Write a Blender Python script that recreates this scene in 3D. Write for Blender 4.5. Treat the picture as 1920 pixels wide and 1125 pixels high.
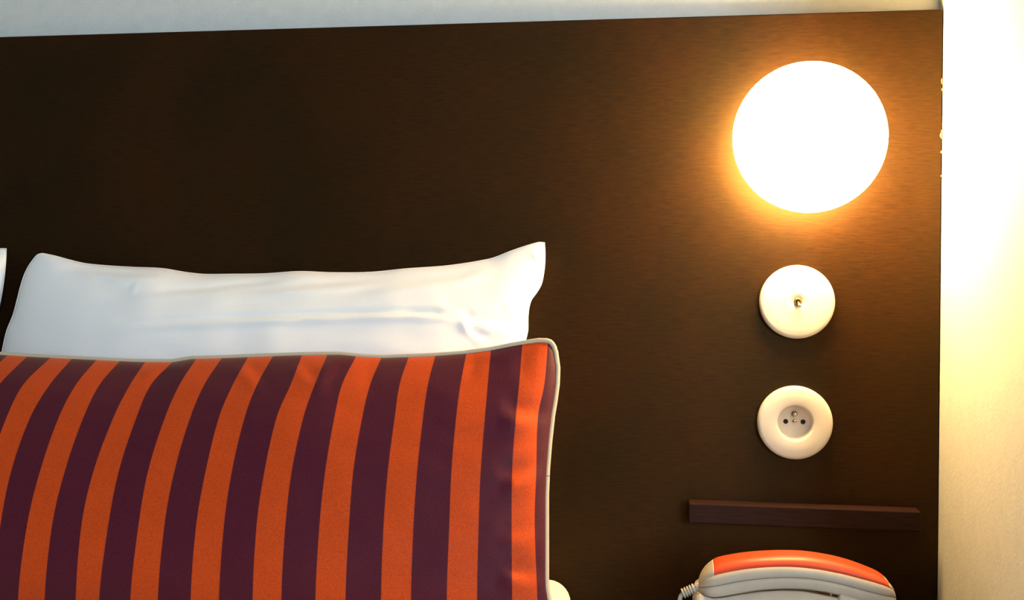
import bpy, bmesh, math, random
from mathutils import Vector, noise

for o in list(bpy.data.objects):
    bpy.data.objects.remove(o, do_unlink=True)
random.seed(4)
SC = bpy.context.scene
COL = SC.collection

# ------------------------------------------------------------------ camera
CAM = Vector((0.0, -1.267, 0.95))
YAW, PITCH, ROLL = (math.radians(a) for a in (8.5147, -0.1071, 0.53826))
FPX = 2000.0
fw = Vector((-math.sin(YAW), math.cos(YAW), 0)); rt = Vector((math.cos(YAW), math.sin(YAW), 0)); up = Vector((0, 0, 1))
fw, up = fw*math.cos(PITCH) + up*math.sin(PITCH), up*math.cos(PITCH) - fw*math.sin(PITCH)
rt, up = rt*math.cos(ROLL) + up*math.sin(ROLL), up*math.cos(ROLL) - rt*math.sin(ROLL)
cd = bpy.data.cameras.new('camera'); cam = bpy.data.objects.new('camera', cd); COL.objects.link(cam)
from mathutils import Matrix
cam.matrix_world = Matrix(((rt.x, up.x, -fw.x, CAM.x), (rt.y, up.y, -fw.y, CAM.y), (rt.z, up.z, -fw.z, CAM.z), (0, 0, 0, 1)))
cd.sensor_width = 36; cd.lens = 36*FPX/1920; cd.clip_start = .02
SC.camera = cam

# ------------------------------------------------------------------ world, window light, exposure
w = bpy.data.worlds.new('world'); SC.world = w; w.use_nodes = True
w.node_tree.nodes['Background'].inputs[0].default_value = (.72, .85, 1, 1)
w.node_tree.nodes['Background'].inputs[1].default_value = .35
SC.view_settings.view_transform = 'Standard'; SC.view_settings.look = 'None'
SC.view_settings.exposure = 0; SC.view_settings.gamma = 1; SC.view_settings.use_curve_mapping = False
ld = bpy.data.lights.new('window_front_offscreen', 'AREA'); ld.shape = 'RECTANGLE'; ld.size = .9; ld.size_y = 1.3
ld.energy = 90; ld.color = (.72, .88, 1)
lo = bpy.data.objects.new('window_front_offscreen', ld); COL.objects.link(lo)
lo.location = (1.55, -3.43, 1.55); lo.rotation_euler = (math.radians(90), 0, 0)      # in the window, shining into the room (+Y)

# ------------------------------------------------------------------ helpers
def at(x, y, Y):
    d = fw*FPX + rt*(x-960) - up*(y-562.5)
    return CAM + d*((Y-CAM.y)/d.y)
def proj(p):
    d = Vector(p)-CAM; z = d.dot(fw)
    return (960+FPX*d.dot(rt)/z, 562.5-FPX*d.dot(up)/z)
def mesh_obj(name, verts, faces, mat, parent=None, smooth=True, uv=None):
    me = bpy.data.meshes.new(name); me.from_pydata([tuple(v) for v in verts], [], faces)
    if uv:
        l = me.uv_layers.new(name='UVMap')
        for lp in me.loops: l.data[lp.index].uv = uv[lp.vertex_index]
    bm = bmesh.new(); bm.from_mesh(me); bmesh.ops.recalc_face_normals(bm, faces=bm.faces); bm.to_mesh(me); bm.free()
    for p in me.polygons: p.use_smooth = smooth
    me.materials.append(mat)
    o = bpy.data.objects.new(name, me); COL.objects.link(o)
    if parent: o.parent = parent
    return o
def bm_obj(name, bm, mat, parent=None, smooth=False):
    bmesh.ops.recalc_face_normals(bm, faces=bm.faces)
    me = bpy.data.meshes.new(name); bm.to_mesh(me); bm.free()
    for p in me.polygons: p.use_smooth = smooth
    me.materials.append(mat)
    o = bpy.data.objects.new(name, me); COL.objects.link(o)
    if parent: o.parent = parent
    return o
def box_bm(bm, x0, x1, y0, y1, z0, z1, bev=0, seg=2):
    r = bmesh.ops.create_cube(bm, size=1)
    for v in r['verts']:
        v.co = Vector((x0+(v.co.x+.5)*(x1-x0), y0+(v.co.y+.5)*(y1-y0), z0+(v.co.z+.5)*(z1-z0)))
    if bev:
        es = list({e for v in r['verts'] for e in v.link_edges})
        bmesh.ops.bevel(bm, geom=es, offset=bev, segments=seg, affect='EDGES', profile=.5)
def box(name, x0, x1, y0, y1, z0, z1, mat, parent=None, bev=0):
    bm = bmesh.new(); box_bm(bm, x0, x1, y0, y1, z0, z1, bev); return bm_obj(name, bm, mat, parent)
def empty(name, loc):
    o = bpy.data.objects.new(name, None); COL.objects.link(o); o.location = loc; o.empty_display_size = .05
    return o
def adopt(parent, *kids):
    bpy.context.view_layer.update()
    for k in kids:
        k.parent = parent; k.matrix_parent_inverse = parent.matrix_world.inverted()
def tag(o, label, cat, group=None):
    o['label'] = label; o['category'] = cat
    if group: o['group'] = group
    return o
def struct(o, label=None):
    o['kind'] = 'structure'
    if label: o['label'] = label
    return o
def lathe(name, prof, c, mat, parent=None, n=72, axis='Y', smooth=True):
    """prof: (radius, distance towards the room along -Y); c: centre on the board"""
    vs, fs = [], []
    for (r, h) in prof:
        for k in range(n):
            a = 2*math.pi*k/n
            vs.append((c[0]+r*math.cos(a), c[1]-h, c[2]+r*math.sin(a)))
    for i in range(len(prof)-1):
        for k in range(n):
            fs.append((i*n+k, i*n+(k+1) % n, (i+1)*n+(k+1) % n, (i+1)*n+k))
    for i in (0, len(prof)-1):
        fs.append(tuple(i*n+k for k in range(n)))
    return mesh_obj(name, vs, fs, mat, parent, smooth)
def tube(name, pts, rad, mat, parent=None, n=10, closed=False):
    pts = [Vector(p) for p in pts]; m = len(pts); vs, fs = [], []
    prev = None
    for i, p in enumerate(pts):
        if closed: t = pts[(i+1) % m]-pts[i-1]
        else: t = pts[min(i+1, m-1)]-pts[max(i-1, 0)]
        t.normalize()
        a = prev - t*prev.dot(t) if prev else t.orthogonal()
        a.normalize(); prev = a; b = t.cross(a)
        r = rad(i/(m-1)) if callable(rad) else rad
        for k in range(n):
            q = 2*math.pi*k/n
            vs.append(p+a*(r*math.cos(q))+b*(r*math.sin(q)))
    R = m if closed else m-1
    if closed:    # match the twist at the join
        best = min(range(n), key=lambda s: (vs[(m-1)*n]-vs[s]).length)
    for i in range(R):
        j = (i+1) % m; s = best if (closed and j == 0) else 0
        for k in range(n):
            fs.append((i*n+k, i*n+(k+1) % n, j*n+(k+1+s) % n, j*n+(k+s) % n))
    if not closed:
        fs.append(tuple(range(n))); fs.append(tuple((m-1)*n+k for k in range(n)))
    return mesh_obj(name, vs, fs, mat, parent)
class Poly:
    """polyline sampled by arc length, softened"""
    def __init__(s, pts):
        s.p = [Vector(p[:2]) for p in pts]; s.d = [0]
        for a, b in zip(s.p, s.p[1:]): s.d.append(s.d[-1]+(b-a).length)
    def __call__(s, t):
        x = max(0, min(1, t))*s.d[-1]
        for i in range(len(s.p)-1):
            if x <= s.d[i+1] or i == len(s.p)-2:
                L = s.d[i+1]-s.d[i]; f = (x-s.d[i])/L if L else 0
                p0 = s.p[i-1] if i else s.p[0]*2-s.p[1]; p1, p2 = s.p[i], s.p[i+1]
                p3 = s.p[i+2] if i+2 < len(s.p) else p2*2-p1
                l0 = max((p1-p0).length, 1e-6); l2 = max((p3-p2).length, 1e-6)
                m1 = ((p2-p1)/max(L, 1e-6)*l0+(p1-p0)/l0*L)/(L+l0)*L if L else Vector((0, 0))
                m2 = ((p3-p2)/l2*L+(p2-p1)/max(L, 1e-6)*l2)/(L+l2)*L if L else Vector((0, 0))
                f2, f3 = f*f, f*f*f
                return p1*(2*f3-3*f2+1)+m1*(f3-2*f2+f)+p2*(-2*f3+3*f2)+m2*(f3-f2)
def interp(pts, x):
    if x <= pts[0][0]:
        a, b = pts[0], pts[1]
    elif x >= pts[-1][0]:
        a, b = pts[-2], pts[-1]
    else:
        for a, b in zip(pts, pts[1:]):
            if a[0] <= x <= b[0]: break
    return a[1]+(b[1]-a[1])*(x-a[0])/(b[0]-a[0])
def smoothi(pts, x):
    """monotone-ish cubic through (x, value) points"""
    n = len(pts)
    if x <= pts[0][0] or x >= pts[-1][0]: return interp(pts, x)
    for i in range(n-1):
        if pts[i][0] <= x <= pts[i+1][0]: break
    h = pts[i+1][0]-pts[i][0]; f = (x-pts[i][0])/h
    def sl(j):
        if j == 0: return (pts[1][1]-pts[0][1])/(pts[1][0]-pts[0][0])
        if j == n-1: return (pts[-1][1]-pts[-2][1])/(pts[-1][0]-pts[-2][0])
        return (pts[j+1][1]-pts[j-1][1])/(pts[j+1][0]-pts[j-1][0])
    m0, m1 = sl(i)*h, sl(i+1)*h; f2, f3 = f*f, f**3
    return pts[i][1]*(2*f3-3*f2+1)+m0*(f3-2*f2+f)+pts[i+1][1]*(-2*f3+3*f2)+m1*(f3-f2)
def seg_dist(p, a, b):
    ab = b-a; t = max(0, min(1, (p-a).dot(ab)/max(ab.length_squared, 1e-9))); q = a+ab*t
    s = 1 if ab.x*(p-a).y-ab.y*(p-a).x > 0 else -1
    return (p-q).length, s, t

# ------------------------------------------------------------------ materials
def mat(name, col, rough=.6, spec=.3, **kw):
    m = bpy.data.materials.new(name); m.use_nodes = True; b = m.node_tree.nodes['Principled BSDF']
    b.inputs['Base Color'].default_value = (*col, 1); b.inputs['Roughness'].default_value = rough
    b.inputs['Specular IOR Level'].default_value = spec
    for k, v in kw.items(): b.inputs[k.replace('_', ' ')].default_value = v
    return m
def vary(m, c0, c1, scale=(1, 1, 1), nscale=20, detail=4, bump=0, bscale=None, lo=.3, hi=.7, coord='Object', dist=.002, rough=.55):
    """colour drifts between c0 and c1 by noise, with fine relief"""
    nt = m.node_tree; N = nt.nodes; L = nt.links; b = N['Principled BSDF']
    tc = N.new('ShaderNodeTexCoord'); mp = N.new('ShaderNodeMapping'); mp.inputs['Scale'].default_value = scale
    L.new(tc.outputs[coord], mp.inputs[0])
    nz = N.new('ShaderNodeTexNoise'); nz.inputs['Scale'].default_value = nscale; nz.inputs['Detail'].default_value = detail
    nz.inputs['Roughness'].default_value = rough
    L.new(mp.outputs[0], nz.inputs['Vector'])
    cr = N.new('ShaderNodeValToRGB'); cr.color_ramp.elements[0].position = lo; cr.color_ramp.elements[1].position = hi
    cr.color_ramp.elements[0].color = (*c0, 1); cr.color_ramp.elements[1].color = (*c1, 1)
    L.new(nz.outputs['Fac'], cr.inputs[0]); L.new(cr.outputs[0], b.inputs['Base Color'])
    if bump:
        n2 = N.new('ShaderNodeTexNoise'); n2.inputs['Scale'].default_value = bscale or nscale; n2.inputs['Detail'].default_value = 3
        L.new(mp.outputs[0], n2.inputs['Vector'])
        bp = N.new('ShaderNodeBump'); bp.inputs['Strength'].default_value = bump; bp.inputs['Distance'].default_value = dist
        L.new(n2.outputs['Fac'], bp.inputs['Height']); L.new(bp.outputs[0], b.inputs['Normal'])
    return m
PAINT = vary(mat('wall_paint', (.58, .59, .57), .7, .2), (.555, .565, .55), (.60, .61, .59), nscale=60, bump=.15, bscale=260)
CEIL = vary(mat('ceiling_paint', (.75, .75, .72), .8, .1), (.72, .72, .7), (.77, .77, .75), nscale=30)
CARPET = vary(mat('carpet', (.12, .08, .06), .95, .05), (.09, .06, .05), (.16, .11, .08), nscale=300, bump=.5)
LINEN = vary(mat('white_cotton', (.85, .85, .85), .85, .1), (.83, .83, .83), (.87, .87, .87), nscale=900, bump=.12, bscale=1400, dist=.0004)
SHEET = vary(mat('white_sheet', (.80, .78, .74), .85, .1), (.78, .77, .74), (.82, .81, .78), nscale=700, bump=.12, bscale=1200, dist=.0004)
PIPE = vary(mat('beige_piping', (.50, .42, .31), .8, .15), (.46, .39, .29), (.54, .46, .35), nscale=700, bump=.3, bscale=1500, dist=.0004)
DARKPIPE = vary(mat('stitch_thread', (.2, .15, .1), .9, .1), (.18, .13, .09), (.22, .17, .12), nscale=500)
PLASTIC = vary(mat('white_plastic', (.63, .60, .55), .4, .3), (.62, .59, .54), (.64, .61, .56), nscale=15)
CREAM = vary(mat('cream_plastic', (.41, .36, .30), .45, .25), (.39, .345, .285), (.43, .38, .315), nscale=40, bump=.1, bscale=1500, dist=.0002)
METAL = vary(mat('brushed_nickel', (.62, .56, .44), .3, .5, Metallic=1.0), (.55, .49, .38), (.68, .62, .5), nscale=400)
BRASS = vary(mat('dark_brass', (.22, .16, .07), .35, .5, Metallic=1.0), (.18, .13, .06), (.26, .19, .09), nscale=400)
HOLE = vary(mat('socket_hole', (.02, .015, .012), .6, .2), (.018, .013, .01), (.025, .018, .014), nscale=100)
DARKGAP = vary(mat('dark_bakelite', (.03, .02, .018), .6, .2), (.025, .018, .016), (.035, .025, .02), nscale=100)

# dark stained veneer: fine grain that runs along X, reddish clouds in the lacquer
WOOD = mat('dark_veneer', (.011, .006, .002), .41, .27, Specular_Tint=(1, .62, .27, 1))
def wood(m):
    nt = m.node_tree; N = nt.nodes; L = nt.links; b = N['Principled BSDF']
    tc = N.new('ShaderNodeTexCoord'); mp = N.new('ShaderNodeMapping'); mp.inputs['Scale'].default_value = (1, 8, 9)
    L.new(tc.outputs['Object'], mp.inputs[0])
    g = N.new('ShaderNodeTexNoise'); g.inputs['Scale'].default_value = 55; g.inputs['Detail'].default_value = 6; g.inputs['Roughness'].default_value = .7
    L.new(mp.outputs[0], g.inputs['Vector'])
    cl = N.new('ShaderNodeTexNoise'); cl.inputs['Scale'].default_value = 5.5; cl.inputs['Detail'].default_value = 3
    L.new(tc.outputs['Object'], cl.inputs['Vector'])
    r1 = N.new('ShaderNodeValToRGB'); e = r1.color_ramp.elements
    e[0].position = .3; e[0].color = (.0078, .0040, .0027, 1); e[1].position = .72; e[1].color = (.0262, .0118, .0030, 1)
    L.new(g.outputs['Fac'], r1.inputs[0])
    r2 = N.new('ShaderNodeValToRGB'); e = r2.color_ramp.elements
    e[0].position = .35; e[0].color = (.70, .80, .86, 1); e[1].position = .7; e[1].color = (1.36, 1.02, .95, 1)
    L.new(cl.outputs['Fac'], r2.inputs[0])
    mx = N.new('ShaderNodeMix'); mx.data_type = 'RGBA'; mx.blend_type = 'MULTIPLY'; mx.inputs['Factor'].default_value = 1
    L.new(r1.outputs[0], mx.inputs['A']); L.new(r2.outputs[0], mx.inputs['B']); L.new(mx.outputs['Result'], b.inputs['Base Color'])
    bp = N.new('ShaderNodeBump'); bp.inputs['Strength'].default_value = .18; bp.inputs['Distance'].default_value = .0008
    L.new(g.outputs['Fac'], bp.inputs['Height']); L.new(bp.outputs[0], b.inputs['Normal'])
wood(WOOD)
REDWOOD = vary(mat('red_brown_wood', (.02, .008, .006), .6, .12), (.013, .0045, .0035), (.024, .0075, .005), scale=(1, 8, 8), nscale=40, bump=.15)
RAWWOOD = vary(mat('chipped_edge_wood', (.5, .33, .18), .8, .1), (.42, .27, .14), (.6, .42, .25), nscale=300)

# orange / plum stripes follow the cloth (UV x counts stripe edges)
STRIPE = mat('striped_velvet', (.8, .1, .01), .6, .15)
def stripes(m):
    nt = m.node_tree; N = nt.nodes; L = nt.links; b = N['Principled BSDF']
    tc = N.new('ShaderNodeTexCoord'); sp = N.new('ShaderNodeSeparateXYZ'); L.new(tc.outputs['UV'], sp.inputs[0])
    hl = N.new('ShaderNodeMath'); hl.operation = 'MULTIPLY'; hl.inputs[1].default_value = .5; L.new(sp.outputs[0], hl.inputs[0])
    fr = N.new('ShaderNodeMath'); fr.operation = 'FRACT'; L.new(hl.outputs[0], fr.inputs[0])
    r = N.new('ShaderNodeValToRGB'); r.color_ramp.interpolation = 'LINEAR'; e = r.color_ramp.elements
    e[0].position = 0; e[0].color = (0, 0, 0, 1); e[1].position = 1; e[1].color = (0, 0, 0, 1)
    for p, c in ((.012, 1), (.488, 1), (.5, 0)):
        k = e.new(p); k.color = (c, c, c, 1)
    L.new(fr.outputs[0], r.inputs[0])
    nz = N.new('ShaderNodeTexNoise'); nz.inputs['Scale'].default_value = 900; nz.inputs['Detail'].default_value = 2
    L.new(tc.outputs['Object'], nz.inputs['Vector'])
    ro = N.new('ShaderNodeValToRGB'); ro.color_ramp.elements[0].color = (.41, .041, .0035, 1); ro.color_ramp.elements[1].color = (.60, .070, .0075, 1)
    rp = N.new('ShaderNodeValToRGB'); rp.color_ramp.elements[0].color = (.052, .0048, .013, 1); rp.color_ramp.elements[1].color = (.084, .008, .022, 1)
    for q in (ro, rp):
        q.color_ramp.elements[0].position = .3; q.color_ramp.elements[1].position = .7; L.new(nz.outputs['Fac'], q.inputs[0])
    mx = N.new('ShaderNodeMix'); mx.data_type = 'RGBA'
    L.new(r.outputs[0], mx.inputs['Factor']); L.new(rp.outputs[0], mx.inputs['A']); L.new(ro.outputs[0], mx.inputs['B'])
    L.new(mx.outputs['Result'], b.inputs['Base Color'])
    bp = N.new('ShaderNodeBump'); bp.inputs['Strength'].default_value = .2; bp.inputs['Distance'].default_value = .0005
    L.new(nz.outputs['Fac'], bp.inputs['Height']); L.new(bp.outputs[0], b.inputs['Normal'])
    b.inputs['Sheen Weight'].default_value = .2; b.inputs['Sheen Roughness'].default_value = .4
    b.inputs['Sheen Tint'].default_value = (1, .75, .6, 1)
stripes(STRIPE)

# handset back: plain orange plastic
ORANGE = vary(mat('orange_plastic', (.66, .062, .017), .4, .35), (.65, .060, .016), (.67, .064, .018), nscale=40)

# ------------------------------------------------------------------ room
WX = .3016                                   # inner face of the side wall beside the board
WB = .02                                    # face of the wall behind the board
struct(box('floor', -3.2, 2.1, -3.6, WB, -.05, 0, CARPET))
struct(box('ceiling', -3.2, 2.1, -3.6, WB, 2.5, 2.55, CEIL))
struct(box('wall_back', -3.2, 2.1, WB, WB+.12, 0, 2.5, PAINT))
struct(box('wall_right', WX, WX+.14, -.45, WB, 0, 2.5, PAINT))
struct(box('wall_left', -3.32, -3.2, -3.6, WB, 0, 2.5, PAINT))
struct(box('wall_side', 2.1, 2.22, -3.6, WB, 0, 2.5, PAINT))
bm = bmesh.new()                            # wall with the window the daylight comes through
for a in ((-3.2, 1.05, 0, 2.5), (2.05, 2.1, 0, 2.5), (1.05, 2.05, 0, .85), (1.05, 2.05, 2.25, 2.5)):
    box_bm(bm, a[0], a[1], -3.6, -3.48, a[2], a[3])
struct(bm_obj('wall_front', bm, PAINT))
bm = bmesh.new()
for a in ((1.05, 1.09, .85, 2.25), (2.01, 2.05, .85, 2.25), (1.09, 2.01, .85, .9), (1.09, 2.01, 2.2, 2.25), (1.53, 1.57, .9, 2.2)):
    box_bm(bm, a[0], a[1], -3.57, -3.5, a[2], a[3])
struct(bm_obj('window_1', bm, PLASTIC))

# ------------------------------------------------------------------ headboard panel
TOP = at(900, 42.5, 0).z
hb = box('headboard_panel', -2.45, .3005, 0, WB-.0005, .25, TOP, WOOD, bev=.0012)
tag(hb, 'wide dark brown stained wooden headboard panel covering the wall behind the bed', 'headboard')
for (py, hgt, d) in ((152, 10, .0010), (168, 5, .0006), (254, 12, .0012), (246, 4, .0006), (285, 5, .0007), (330, 4, .0005)):   # worn chips along the edge
    a = at(1766, py, 0); h = hgt/1600
    vs, fs = [], []
    for k in range(7):
        t = k/6; r_ = d*(.5+.9*math.sin(math.pi*t))*(.7+.6*random.random())
        z = a.z+h*(.5-t)
        vs += [(.3007, -.0003, z), (.3005-r_, -.0004, z), (.3007, .003, z)]
    for k in range(6):
        fs += [(3*k, 3*k+1, 3*k+4, 3*k+3), (3*k, 3*k+3, 3*k+5, 3*k+2)]
    c = mesh_obj('edge_chip', vs, fs, RAWWOOD, hb, False)
    c['label'] = 'pale bare-wood chip on the panel edge'

# ledge under the socket
LY = -.026
a, b2 = at(1291, 981, LY), at(1727, 999, LY)
led = box('wooden_ledge', a.x, b2.x, LY, -.0002, a.z, a.z+.023, REDWOOD, bev=.0015)
tag(led, 'narrow reddish brown wooden ledge on the headboard between wall socket and telephone', 'ledge')

# ------------------------------------------------------------------ globe lamp
LC = at(1517.6, 257.3, -.058); LR = .0829      # flattened opal globe
GLOW = bpy.data.materials.new('lit_opal_glass'); GLOW.use_nodes = True
nt = GLOW.node_tree; nt.nodes.clear()
em = nt.nodes.new('ShaderNodeEmission'); em.inputs[0].default_value = (1, .63, .235, 1); em.inputs[1].default_value = 112
ou = nt.nodes.new('ShaderNodeOutputMaterial'); nt.links.new(em.outputs[0], ou.inputs[0])
lamp = empty('wall_lamp', (LC.x, 0, LC.z))
bm = bmesh.new(); bmesh.ops.create_uvsphere(bm, u_segments=64, v_segments=32, radius=LR)
for v in bm.verts: v.co.y *= .052/LR; v.co += LC
g = bm_obj('glass_globe', bm, GLOW, None, True); g['label'] = 'glowing white opal glass globe'
wp = lathe('wall_plate', [(.045, 0), (.045, .006), (.043, .008), (.034, .009), (.034, .016), (.01, .016)], (LC.x, 0, LC.z), PLASTIC)
adopt(lamp, g, wp)
tag(lamp, 'round glowing opal globe wall lamp mounted on the dark headboard', 'lamp')

# ------------------------------------------------------------------ toggle switch
PT = .012
c = at(1494.5, 566, -PT*.6); SW = Vector((c.x, 0, c.z)); R0 = .0422
sw = empty('light_switch', SW)
pl = lathe('cover_plate', [(R0-.001, 0), (R0, .0015), (R0, .0075), (R0-.0006, .0095), (R0-.002, .0112), (R0-.0042, .0120), (.028, .0124), (.012, .0130), (.0045, .0136), (.0044, .0128), (.001, .0126)], SW, PLASTIC)
nut = lathe('collar_nut', [(.0044, .0115), (.0044, .0152), (.0038, .0158), (.0027, .0158), (.0025, .0140), (.0005, .0138)], SW, BRASS, n=24)
p0 = SW+Vector((0, -.0138, .0004)); p1 = SW+Vector((.0012, -.0270, -.0046))
lv = tube('toggle_lever', [p0.lerp(p1, i/10) for i in range(11)], lambda t: .0011+.0009*t if t < .9 else .0014, METAL, n=14)
adopt(sw, pl, nut, lv)
tag(sw, 'round white toggle light switch with small metal lever below the globe lamp', 'switch')

# ------------------------------------------------------------------ socket
c = at(1490.5, 792.5, -PT*.6); SO = Vector((c.x, 0, c.z))
so = empty('wall_socket', SO); rr = .0205
pl = lathe('cover_plate', [(R0-.001, 0), (R0, .0015), (R0, .0072), (R0-.0006, .0098), (R0-.002, .0118), (R0-.0042, .0126), (.030, .0130), (rr+.0012, .0132), (rr, .0128), (rr-.0008, .0110), (rr-.0022, .0032), (rr-.004, .0012), (.001, .0008)], SO, PLASTIC)
kids = [pl]
for s in (-1, 1):
    kids.append(lathe('pin_hole', [(.0028, .0003), (.0028, .0013), (.0010, .0013), (.0002, .0012)], SO+Vector((s*.0097, 0, .0005)), HOLE, n=20))
ep = SO+Vector((0, 0, .0095))
kids.append(lathe('earth_pin', [(.0024, .0005), (.0024, .0085), (.0021, .0100), (.0012, .0110), (.0003, .0112)], ep, METAL, n=20))
kids.append(lathe('earth_pin_collar', [(.0034, .0006), (.0034, .0020), (.0026, .0022)], ep, BRASS, n=20))
scr = lathe('fixing_screw', [(.0026, .0006), (.0026, .0018), (.0021, .0024), (.0004, .0026)], SO+Vector((0, 0, .0006)), METAL, n=18)
kids.append(scr)
adopt(so, *kids)
sl = box('screw_slot', SO.x-.0020, SO.x+.0020, -.0028, -.0020, SO.z+.0002, SO.z+.0010, HOLE)
adopt(scr, sl)
tag(so, 'round white wall socket with two pin holes, recessed, below the light switch', 'socket')

# ------------------------------------------------------------------ bed
ZM = at(1000, 1075.5, -.012).z                 # top of the made-up mattress
XE = at(1074, 1140, -.012).x                   # its side at the head end
bed = empty('platform_bed', ((XE*2-1.62)/2, -1.0, 0))
fr = box('bed_frame', XE-1.60, XE-.02, -2.0, -.015, .14, .34, REDWOOD, bev=.006)
legs = [box('leg', x-.03, x+.03, y-.03, y+.03, 0, .14, REDWOOD, bev=.004) for x in (XE-1.5, XE-.12) for y in (-1.9, -.12)]
adopt(bed, fr, *legs)
tag(bed, 'low reddish brown wooden bed base carrying the white mattress', 'bed')
# mattress under its sheet: soft rounded box
nx, ny = 60, 60
def mattress():
    x0, x1, y0, y1, z0, z1 = XE-1.62, XE, -2.0, -.012, .345, ZM
    bm = bmesh.new(); box_bm(bm, x0, x1, y0, y1, z0, z1)
    es = [e for e in bm.edges]
    bmesh.ops.bevel(bm, geom=es, offset=.027, segments=7, affect='EDGES', profile=.5)
    return bm_obj('mattress', bm, SHEET, None, True)
tag(mattress(), 'thick white mattress in a fitted sheet with soft rounded edge under the cushions', 'mattress')

# ------------------------------------------------------------------ pillows
def ease(n):
    return [.5-.5*math.cos(math.pi*(i/n)) if False else (lambda x: x+.11*math.sin(2*math.pi*x)*-1)(i/n) for i in range(n+1)]
def soft_body(name, grid, ymid, hf, hb, creases, material, ns, nt_, uvf=None, limit_back=None, rough=.0, seed=0, seam=.0):
    """grid(s,t) -> pixel; the seam lies on the surface Y = ymid(t); front and back swell away from it"""
    S, T = ease(ns), ease(nt_)
    W = ns+1
    front, back, uvs = [], [], []
    prof = lambda x, n: max(0, 1-abs(2*x-1)**n)
    for t in T:
        for s in S:
            px = grid(s, t); Y = ymid(s, t)
            p = at(px[0], px[1], Y)
            pf = prof(s, 3.2)**.55*prof(t, 2.4)**.62
            inside = min(1, prof(s, 2)*6)*min(1, prof(t, 2)*6)
            h = hf*pf
            q = Vector((px[0], px[1]))
            for (pts, wd, dep, kind) in creases:
                best = (1e9, 1, 0)
                for i in range(len(pts)-1):
                    d, sg, tt = seg_dist(q, pts[i], pts[i+1])
                    if d < best[0]: best = (d, sg, (i+tt)/(len(pts)-1))
                d, sg, u = best
                fade = min(1, u*4, (1-u)*4) if kind != 'p' else 1
                if len(pts) == 1: d = (q-pts[0]).length; fade = 1
                if kind == 's':                                   # a fold: ridge on one side, furrow on the other
                    x = d*sg/wd; h += dep*fade*x*math.exp(-x*x)*2.3*inside
                else:
                    h -= dep*fade*math.exp(-(d/wd)**2)*inside
            if rough:
                h += rough*inside*(noise.noise(Vector((px[0]*.006+seed, px[1]*.014, 1.7)))+.5*noise.noise(Vector((px[0]*.016+seed, px[1]*.03, 5.1))))
            hbk = hb*pf
            if limit_back is not None: hbk = min(hbk, max(.0, limit_back-Y-.002))
            front.append(at(px[0], px[1], Y-h)); back.append(p+Vector((0, hbk, 0)))
            uvs.append(uvf(s, t) if uvf else (s, t))
    H = nt_+1; vs = front[:]; idx = {}
    for j in range(H):
        for i in range(W):
            if i in (0, W-1) or j in (0, H-1): idx[(i, j)] = j*W+i
            else:
                idx[(i, j)] = len(vs); vs.append(back[j*W+i]); uvs.append(uvs[j*W+i])
    fs = []
    for j in range(nt_):
        for i in range(ns):
            fs.append((j*W+i, j*W+i+1, (j+1)*W+i+1, (j+1)*W+i))
            fs.append((idx[(i, j)], idx[(i, j+1)], idx[(i+1, j+1)], idx[(i+1, j)]))
    o = mesh_obj(name, vs, fs, material, None, True, uvs)
    rim = [vs[i] for i in range(W)]+[vs[j*W+W-1] for j in range(1, H)]+[vs[(H-1)*W+i] for i in range(W-2, -1, -1)]+[vs[j*W] for j in range(H-2, 0, -1)]
    return o, rim
def coons(Tp, Bp, Lp, Rp):
    T, B, L, R = Poly(Tp), Poly(Bp), Poly(Lp), Poly(Rp)
    c00, c10, c01, c11 = Vector(Tp[0]), Vector(Tp[-1]), Vector(Bp[0]), Vector(Bp[-1])
    def g(s, t):
        return (1-t)*T(s)+t*B(s)+(1-s)*L(t)+s*R(t)-((1-s)*(1-t)*c00+s*(1-t)*c10+(1-s)*t*c01+s*t*c11)
    return g
def floor_px(x, Y, z):
    """pixel of the point at depth Y and height z whose column is about x"""
    X = at(x, 1150, Y).x
    return proj((X, Y, z))
V2 = lambda *p: [Vector(q) for q in p]

PYT, PYB = -.034, -.115
py_mid = lambda s, t: PYT+(PYB-PYT)*t
BL, BR = floor_px(-22, PYB, ZM+.001), floor_px(1004, PYB, ZM+.001)
Tp = [(80, 475), (100, 479), (130, 487), (155, 493), (200, 498), (250, 501), (310, 504), (345, 510), (380, 514), (430, 514), (500, 513), (560, 509), (620, 511), (700, 510), (760, 504), (840, 498), (900, 489), (920, 485), (960, 470), (1000, 457), (1010, 454.5), (1021, 455)]
Bp = [BL, floor_px(300, PYB, ZM+.001), floor_px(700, PYB, ZM+.001), BR]
Lp = [(80, 475), (72, 477), (60, 490), (46, 515), (40, 533), (33, 560), (25, 590), (13, 620), (5, 655), (-6, 720), (-18, 850), (-24, 1000), BL]
Rp = [(1021, 455), (1022, 485), (1019, 515), (1015, 533), (1006, 549), (996, 563), (991.5, 580), (990, 600), (990, 618), (985, 642), (984, 700), (990, 850), (1000, 1000), BR]
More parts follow.
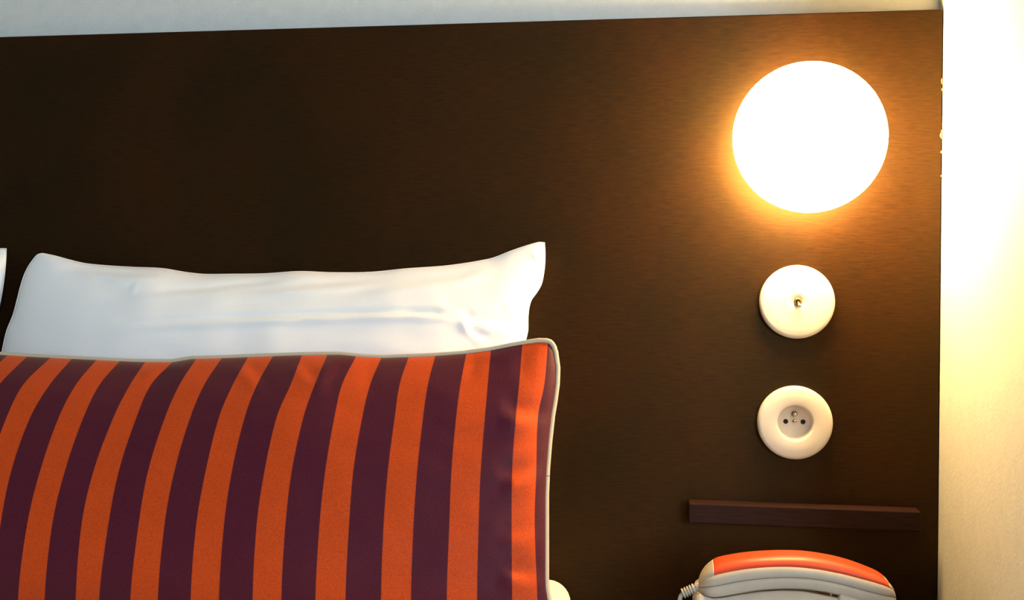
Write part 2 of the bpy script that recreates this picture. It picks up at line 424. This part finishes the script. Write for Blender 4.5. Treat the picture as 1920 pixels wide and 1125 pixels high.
cre = [
    (V2((170, 613), (300, 607), (420, 600), (560, 595), (680, 590), (760, 588), (830, 591), (872, 601)), 7, .0042, 's'),
    (V2((862, 592), (880, 603), (930, 611), (985, 628)), 10, .0026, 's'),
    (V2((868, 602), (885, 622), (920, 645)), 9, .0018, 's'),
    (V2((820, 570), (850, 580), (885, 600)), 14, .0014, 's'),
    (V2((230, 556), (380, 546), (480, 534), (560, 527)), 9, .0022, 's'),
    (V2((350, 556), (470, 548), (600, 537), (700, 529), (830, 513)), 10, .0024, 's'),
    (V2((120, 503), (220, 516), (330, 514)), 10, .0020, 's'),
    (V2((240, 548), (252, 530)), 5, .0012, 's'),
    (V2((440, 515), (462, 530)), 5, .0012, 's'),
    (V2((640, 556), (740, 537), (860, 520), (930, 500)), 12, .0022, 's'),
    (V2((1000, 462), (1018, 490), (1014, 525)), 8, .0040, 's'),
    (V2((950, 560), (975, 590), (984, 618)), 10, .0030, 's'),
]
pil, rim = soft_body('bed_pillow', coons(Tp, Bp, Lp, Rp), py_mid, .062, .06, cre, LINEN, 190, 110, limit_back=0, rough=.0022, seed=3.3)
tag(pil, 'white cotton pillow leaning on the headboard directly behind the striped cushion', 'pillow', 'white bed pillows')
tube_r = .0005
sm = tube('seam_edge', [p+Vector((0, -.0004, 0)) for p in rim], tube_r, LINEN, pil, n=6, closed=True)

# its neighbour on the other half of the bed, only one corner in view
BL, BR = floor_px(-1130, PYB, ZM+.001), floor_px(-62, PYB, ZM+.001)
Tp = [(-1020, 505), (-900, 515), (-600, 522), (-300, 510), (-120, 484), (-30, 468), (0, 466), (12, 466)]
Bp = [BL, floor_px(-700, PYB, ZM+.001), floor_px(-300, PYB, ZM+.001), BR]
Lp = [(-1020, 505), (-1060, 600), (-1100, 800), BL]
Rp = [(12, 466), (11.5, 485), (9, 515), (4, 548), (-1, 572), (-14, 620), (-34, 700), (-50, 900), BR]
cre2 = [(V2((8, 478), (2, 500), (-20, 530), (-60, 560)), 9, .006, 's'), (V2((-40, 600), (-300, 590), (-700, 595)), 9, .004, 's')]
pil2, rim = soft_body('bed_pillow', coons(Tp, Bp, Lp, Rp), py_mid, .062, .06, cre2, LINEN, 110, 70, limit_back=0, rough=.0022, seed=9.1)
tag(pil2, 'white cotton pillow beside the cushion-backed one, farther from the wall lamp', 'pillow', 'white bed pillows')
tube('seam_edge', [p+Vector((0, -.0004, 0)) for p in rim], tube_r, LINEN, pil2, n=6, closed=True)

# ------------------------------------------------------------------ striped cushion
# columns: where each stripe edge runs across the rows (photo px); last column is the seam
ROWS = [0, 720, 780, 880, 980, 1125]
EDGE = [(15, -44, -84, -120, -141, -161), (52, 0, -38, -75, -97, -117),  # top(x), 720, 780, 880, 980, 1125 ; alternately start of orange / start of plum
    (95, 44, 13, -22, -46, -66), (136, 95, 58, 22, 2, -15),
    (181, 143, 111, 76, 51, 33), (226, 188, 158, 123, 99, 84), (272, 245, 214, 176, 153, 142), (325, 284, 257, 224, 204, 186),
    (368, 337, 310, 278, 260, 244), (417, 384, 358, 328, 309, 296), (465, 437, 411, 386, 368, 357), (513, 483, 460, 436, 421, 411),
    (566, 545, 519, 496, 481, 473), (615, 591, 570, 548, 536, 528), (668, 641, 627, 610, 599, 591), (716, 695, 680, 663, 655, 648),
    (766, 749, 740, 727, 719, 714), (817, 803, 794, 783, 776, 771), (874, 863, 855, 846, 842, 837), (921, 915, 910, 902, 898, 895),
    (979, 973, 967, 960, 959, 960), (1028, 1021, 1009, 1006, 1003, 1008)]
for k in range(8):                       # the part of the cushion beyond the frame
    n0, n1, n2 = EDGE[0], EDGE[1], EDGE[2]
    sh = -47 if k % 2 == 0 else -42
    EDGE.insert(0, tuple(v+sh-(i*1.2 if k < 3 else 0) for i, v in enumerate(n0)))
NE = len(EDGE)                            # edge index i: orange starts at even i
TOPC = [(-500, 668), (-300, 655), (-100, 656), (0, 664), (60, 668), (130, 671.5), (200, 675), (260, 677.5), (325, 678), (360, 672), (417, 670.5), (500, 667), (560, 665), (600, 664), (640, 664), (680, 668), (720, 670), (760, 668.5), (817, 666), (870, 662), (921, 655), (960, 647), (990, 641.5), (1010, 638.5), (1026, 639), (1036, 646), (1042, 656)]
SEAM = [(646, 1036), (660, 1042), (690, 1046), (720, 1045), (750, 1041), (780, 1036), (830, 1030.5), (880, 1026.5), (930, 1024.5), (980, 1024.5), (1040, 1024.5), (1085, 1024.5), (1105, 1026), (1125, 1030), (1170, 1034), (1215, 1030), (1260, 1022)]
CYT, CYB = -.175, -.292
UL, UR = -.35, NE-.62+.0
def col_x(u, y, ytop):
    """pixel x of stripe coordinate u at height y"""
    def edge(i):
        i = max(0, min(NE-1, i)); e = EDGE[i]
        pts = [(ytop, e[0])]+[(ROWS[k], e[k]) for k in range(1, 6)]+[(1260, e[5]+2)]
        return smoothi(pts, y)
    if u >= NE-1:
        a = edge(NE-1); f = (u-(NE-1))/(UR-(NE-1)); s = interp(SEAM, y)
        return a+(s-a)*f
    if u <= 0: return edge(0)+(edge(1)-edge(0))*u
    i = int(u); f = u-i
    return edge(i)+(edge(i+1)-edge(i))*f
ZC = ZM+.008
def cush_px(s, t):
    u = UL+(UR-UL)*s
    # top of this column
    if u >= NE-1:
        f = (u-(NE-1))/(UR-(NE-1)); xt = 1028+(1040-1028)*f; yt = 640+13*f*f
    else:
        xt = col_x(u, 0, 0) if False else EDGE[max(0, min(NE-2, int(max(u, 0))))][0]+(EDGE[min(NE-1, int(max(u, 0))+1)][0]-EDGE[max(0, min(NE-2, int(max(u, 0))))][0])*(u-int(max(u, 0)))
        yt = interp(TOPC, xt)
    yb = floor_px(xt-40, CYB, ZC)[1]
    if s > .9: yb -= 30*((s-.9)/.1)**3
    if s < .1: yb -= 30*((.1-s)/.1)**3; yt += 26*((.1-s)/.1)**3
    y = yt+(yb-yt)*t
    if y <= yt+.01: return (xt, yt)
    return (col_x(u, y, yt), y)
def cush_mid(s, t): return CYT+(CYB-CYT)*t
crc = [
    (V2((700, 672), (692, 690), (690, 715)), 12, .0012, 'p'), (V2((893, 662), (890, 675), (884, 700)), 10, .0012, 'p'),
    (V2((1000, 648), (985, 662), (978, 690)), 14, .0014, 'p'), (V2((935, 773), (960, 777), (990, 781), (1030, 786), (1060, 788)), 21, .0034, 's'),
    (V2((935, 904), (960, 897), (985, 890), (1018, 880), (1060, 870)), 22, .0036, 's'), (V2((935, 1070), (960, 1077), (990, 1084), (1020, 1080), (1060, 1076)), 22, .0034, 's'),
    (V2((930, 1012), (960, 1006), (1000, 998), (1050, 985)), 18, .0014, 's'),
    (V2((455, 676), (470, 700), (500, 735)), 14, .0014, 's'), (V2((560, 676), (572, 700), (590, 720)), 12, .0012, 's'),
    (V2((320, 680), (300, 700), (270, 720)), 14, .0016, 's'), (V2((640, 668), (620, 700), (600, 740)), 14, .0020, 's'),
]
cu, rim = soft_body('striped_cushion', cush_px, cush_mid, .060, .050, crc, STRIPE, 230, 110, uvf=lambda s, t: (UL+(UR-UL)*s, t), rough=.0018, seed=6.2)
tag(cu, 'orange and plum striped rectangular cushion with beige piping leaning on the white pillow', 'cushion')
pp = tube('piping', [p+Vector((0, -.001, 0)) for p in rim], .0027, PIPE, cu, n=10, closed=True)
near = min(range(len(rim)), key=lambda i: abs(proj(rim[i])[0]-1026)+abs(proj(rim[i])[1]-889))
jp = rim[near]+Vector((0, -.001, 0))
jr = tube('piping_join', [jp+Vector((.0028*math.cos(a), .0028*math.sin(a), .0003*math.cos(a))) for a in [2*math.pi*k/20 for k in range(20)]], .0004, DARKPIPE, cu, n=6, closed=True)
pp['label'] = 'beige piping cord along the cushion seam'

# ------------------------------------------------------------------ bedside table and telephone
PY = -.175                                   # axis of the handset
ZN = at(1480, 1038, PY).z-.098
ns_ = empty('bedside_table', (.155, -.17, 0))
tp = box('table_top', .012, .298, -.335, -.004, ZN-.022, ZN, REDWOOD, bev=.002)
bd = box('body', .022, .288, -.32, -.004, .28, ZN-.022, REDWOOD, bev=.001)
dr = box('drawer_front', .026, .284, -.336, -.3201, .36, ZN-.03, REDWOOD, bev=.002)
lg = [box('leg', x-.015, x+.015, y-.015, y+.015, 0, .28, REDWOOD, bev=.001) for x in (.045, .265) for y in (-.295, -.03)]
kn = lathe('knob', [(.006, 0), (.006, .012), (.012, .016), (.012, .022), (.004, .025)], (.155, -.336, .49), METAL, n=24)
adopt(ns_, tp, bd, dr, *lg); adopt(dr, kn)
tag(ns_, 'reddish brown wooden bedside table under the telephone', 'table')

Tt = [(1309, 1097), (1311, 1088), (1318, 1075), (1330, 1062), (1345, 1052), (1370, 1046), (1400, 1041.5), (1440, 1038.5), (1480, 1037.8), (1510, 1039), (1540, 1043), (1570, 1049), (1600, 1058), (1630, 1070), (1650, 1080), (1663, 1090), (1670, 1099), (1675, 1111), (1677, 1120)]
Ct = [(1309, 1098), (1318, 1089), (1330, 1082), (1345, 1077), (1370, 1071.5), (1400, 1066.5), (1440, 1063.3), (1480, 1063), (1520, 1066.5), (1550, 1071.5), (1580, 1078), (1610, 1086), (1640, 1094.5), (1660, 1102), (1670, 1108), (1677, 1121)]
St = [(1309, 1101.5), (1320, 1101.5), (1345, 1098), (1380, 1091), (1420, 1085.5), (1460, 1083), (1500, 1084), (1540, 1089), (1580, 1098), (1620, 1109), (1650, 1116.5), (1670, 1120), (1677, 1122)]
Lt = [(1309, 1105), (1312, 1112), (1320, 1118), (1335, 1120.5), (1350, 1119.5), (1380, 1114), (1420, 1107.5), (1460, 1104.5), (1500, 1105), (1540, 1110), (1570, 1117), (1600, 1125), (1630, 1133), (1650, 1137), (1665, 1136), (1674, 1130), (1677, 1123)]
HW = .025
def stations():
    xs = []
    x = 1309.0
    while x < 1677:
        xs.append(x); e = min(x-1309, 1677-x); x += 1.2 if e < 8 else (2.5 if e < 40 else 6)
    return xs+[1677.0]
XS = stations()
def endw(x):
    e = min((x-1309)/30, (1677-x)/34, 1); return HW*(.25+.75*math.sqrt(max(0, 1-(1-e)**2)))
def ring_mesh(name, rings, material, parent=None, smooth=True):
    n = len(rings[0]); vs = [p for r in rings for p in r]; fs = []
    for i in range(len(rings)-1):
        for k in range(n):
            fs.append((i*n+k, i*n+(k+1) % n, (i+1)*n+(k+1) % n, (i+1)*n+k))
    fs.append(tuple(range(n))); fs.append(tuple((len(rings)-1)*n+k for k in range(n)))
    return mesh_obj(name, vs, fs, material, parent, smooth)
def section(x, curves, offs, w):
    """front profile points (pixel heights on their own depth), mirrored to the far side"""
    f = [at(x, c, PY-o*w) for c, o in zip(curves, offs)]
    X = at(x, curves[0], PY).x
    f = [Vector((X, p.y, p.z)) for p in f]
    bk = [Vector((X, 2*PY-p.y, p.z)) for p in reversed(f)]
    return f, bk
lower, mid, topc = [], [], []
for x in XS:
    T, C, S, L = smoothi(Tt, x), smoothi(Ct, x), smoothi(St, x), smoothi(Lt, x); w = endw(x)
    C = max(C, T+.3); S = max(S, C+.3); L = max(L, S+.3)
    f, bk = section(x, (S+.5, S*.6+L*.4, L-(L-S)*.12, L), (1.0, 1.0, .97, .86), w); lower.append(f+bk)
    f, bk = section(x, (C, C*.5+S*.5, S-.5), (.90, .97, 1.0), w); mid.append(f+bk)
    pts = [(C-.2, .90)]
    for q in (.2, .4, .6, .8, 1.0):
        a_ = q*math.pi/2
        pts.append((C+(T-C)*math.sin(a_)**1.0, .88*math.cos(a_)+.0))
    f = [at(x, c, PY-o*w) for c, o in pts]; X = at(x, T, PY).x
    f = [Vector((X, p.y, p.z)) for p in f]
    bk = [Vector((X, 2*PY-p.y, p.z)) for p in reversed(f[:-1])]
    topc.append(f+bk)
tel = empty('telephone', (.125, PY, ZN))
hs = ring_mesh('handset', lower, CREAM)
gap = ring_mesh('shell_seam', [[p*1 for p in r] for r in [[Vector((q.x, PY+(q.y-PY)*.985, q.z)) for q in (m[2], l[0], l[-1], m[-3])] for m, l in zip(mid, lower)]], DARKGAP)
ms = ring_mesh('upper_shell', mid, CREAM)
XA, XB = 1338, 1660                          # the orange back stops short of both cream ends
iA = min(range(len(XS)), key=lambda i: abs(XS[i]-XA)); iB = min(range(len(XS)), key=lambda i: abs(XS[i]-XB))
ts = ring_mesh('handset_back', topc[iA:iB+1], ORANGE); ts['label'] = 'orange back of the handset'
ends = [ring_mesh('end_cap', topc[:iA+1], CREAM), ring_mesh('end_cap', topc[iB:], CREAM)]
# strain relief and cord
b0, b1 = at(1312, 1099, PY-.006), at(1280, 1113, PY-.006)
n_r = 40
boot = tube('cord_boot', [b0.lerp(b1, i/n_r) for i in range(n_r+1)], lambda t: (.0047 if t < .22 else (.0052 if int((t-.22)/.078) % 2 else .0036)) if t < .985 else .0040, CREAM, n=16)
cpts = []
cc = [b1.lerp(b0, .05), at(1277, 1117, PY-.006), at(1274.5, 1126, PY-.006), at(1273, 1145, PY-.008), at(1275, 1165, PY-.014)]
e_ = cc[-1].copy(); cc += [Vector((e_.x+.004, e_.y-.012, ZN+.008)), Vector((e_.x+.016, e_.y-.02, ZN+.0026)), Vector((e_.x+.04, e_.y-.018, ZN+.0026))]
for i in range(len(cc)-1):
    p0_, p1_, p2_, p3_ = cc[max(i-1, 0)], cc[i], cc[i+1], cc[min(i+2, len(cc)-1)]
    for k in range(8):
        t = k/8
        cpts.append(.5*((2*p1_)+(p2_-p0_)*t+(2*p0_-5*p1_+4*p2_-p3_)*t*t+(3*p1_-p0_-3*p2_+p3_)*t**3))
cord = tube('cord', cpts, .0022, CREAM, n=10)
# base: hump under the handset, sloping front, flat underside
Bt = [(1302, 1128), (1305, 1119), (1311, 1114.5), (1320, 1119.5), (1335, 1123.3), (1350, 1122.3), (1380, 1116.8), (1420, 1110.8), (1460, 1108.3), (1500, 1109.8), (1540, 1117.3), (1564, 1122.3), (1567, 1114.5), (1571, 1114), (1600, 1122.5), (1630, 1131), (1650, 1137), (1670, 1140), (1680, 1150)]
rings = []
x = 1302.0
while x <= 1680:
    B = interp(Bt, x); e = min((x-1302)/12, (1680-x)/12, 1); sq = .94+.06*math.sqrt(max(0, 1-(1-e)**2))
    zt = at(x, B, PY-HW*1.02).z; X = at(x, 1125, PY).x
    yf, yb = PY-HW*1.02, PY+HW*1.05
    yF, yB = PY-.125*sq, PY+.10*sq
    rings.append([Vector((X, yB, ZN)), Vector((X, yF, ZN)), Vector((X, yF-.001, ZN+.014)), Vector((X, PY-HW*1.5, min(zt-.012, ZN+.042))), Vector((X, yf-.004, zt-.006)), Vector((X, yf, zt-.0012)), Vector((X, yf+.0016, zt)), Vector((X, yf+.006, zt-.0002)),
                  Vector((X, yf+.010, zt-.012)), Vector((X, yb-.003, zt-.012)), Vector((X, yb-.001, zt+.001)), Vector((X, yb+.004, zt+.001)), Vector((X, yB, ZN+.036))])
    x += 1.5 if (1300 < x < 1330 or 1560 < x < 1574) else 5
bs = ring_mesh('base', rings, CREAM)
adopt(tel, bs, hs, cord); adopt(hs, gap, ms, ts, boot, *ends)
tag(tel, 'cream telephone with orange-backed handset on the bedside table below the ledge', 'telephone')
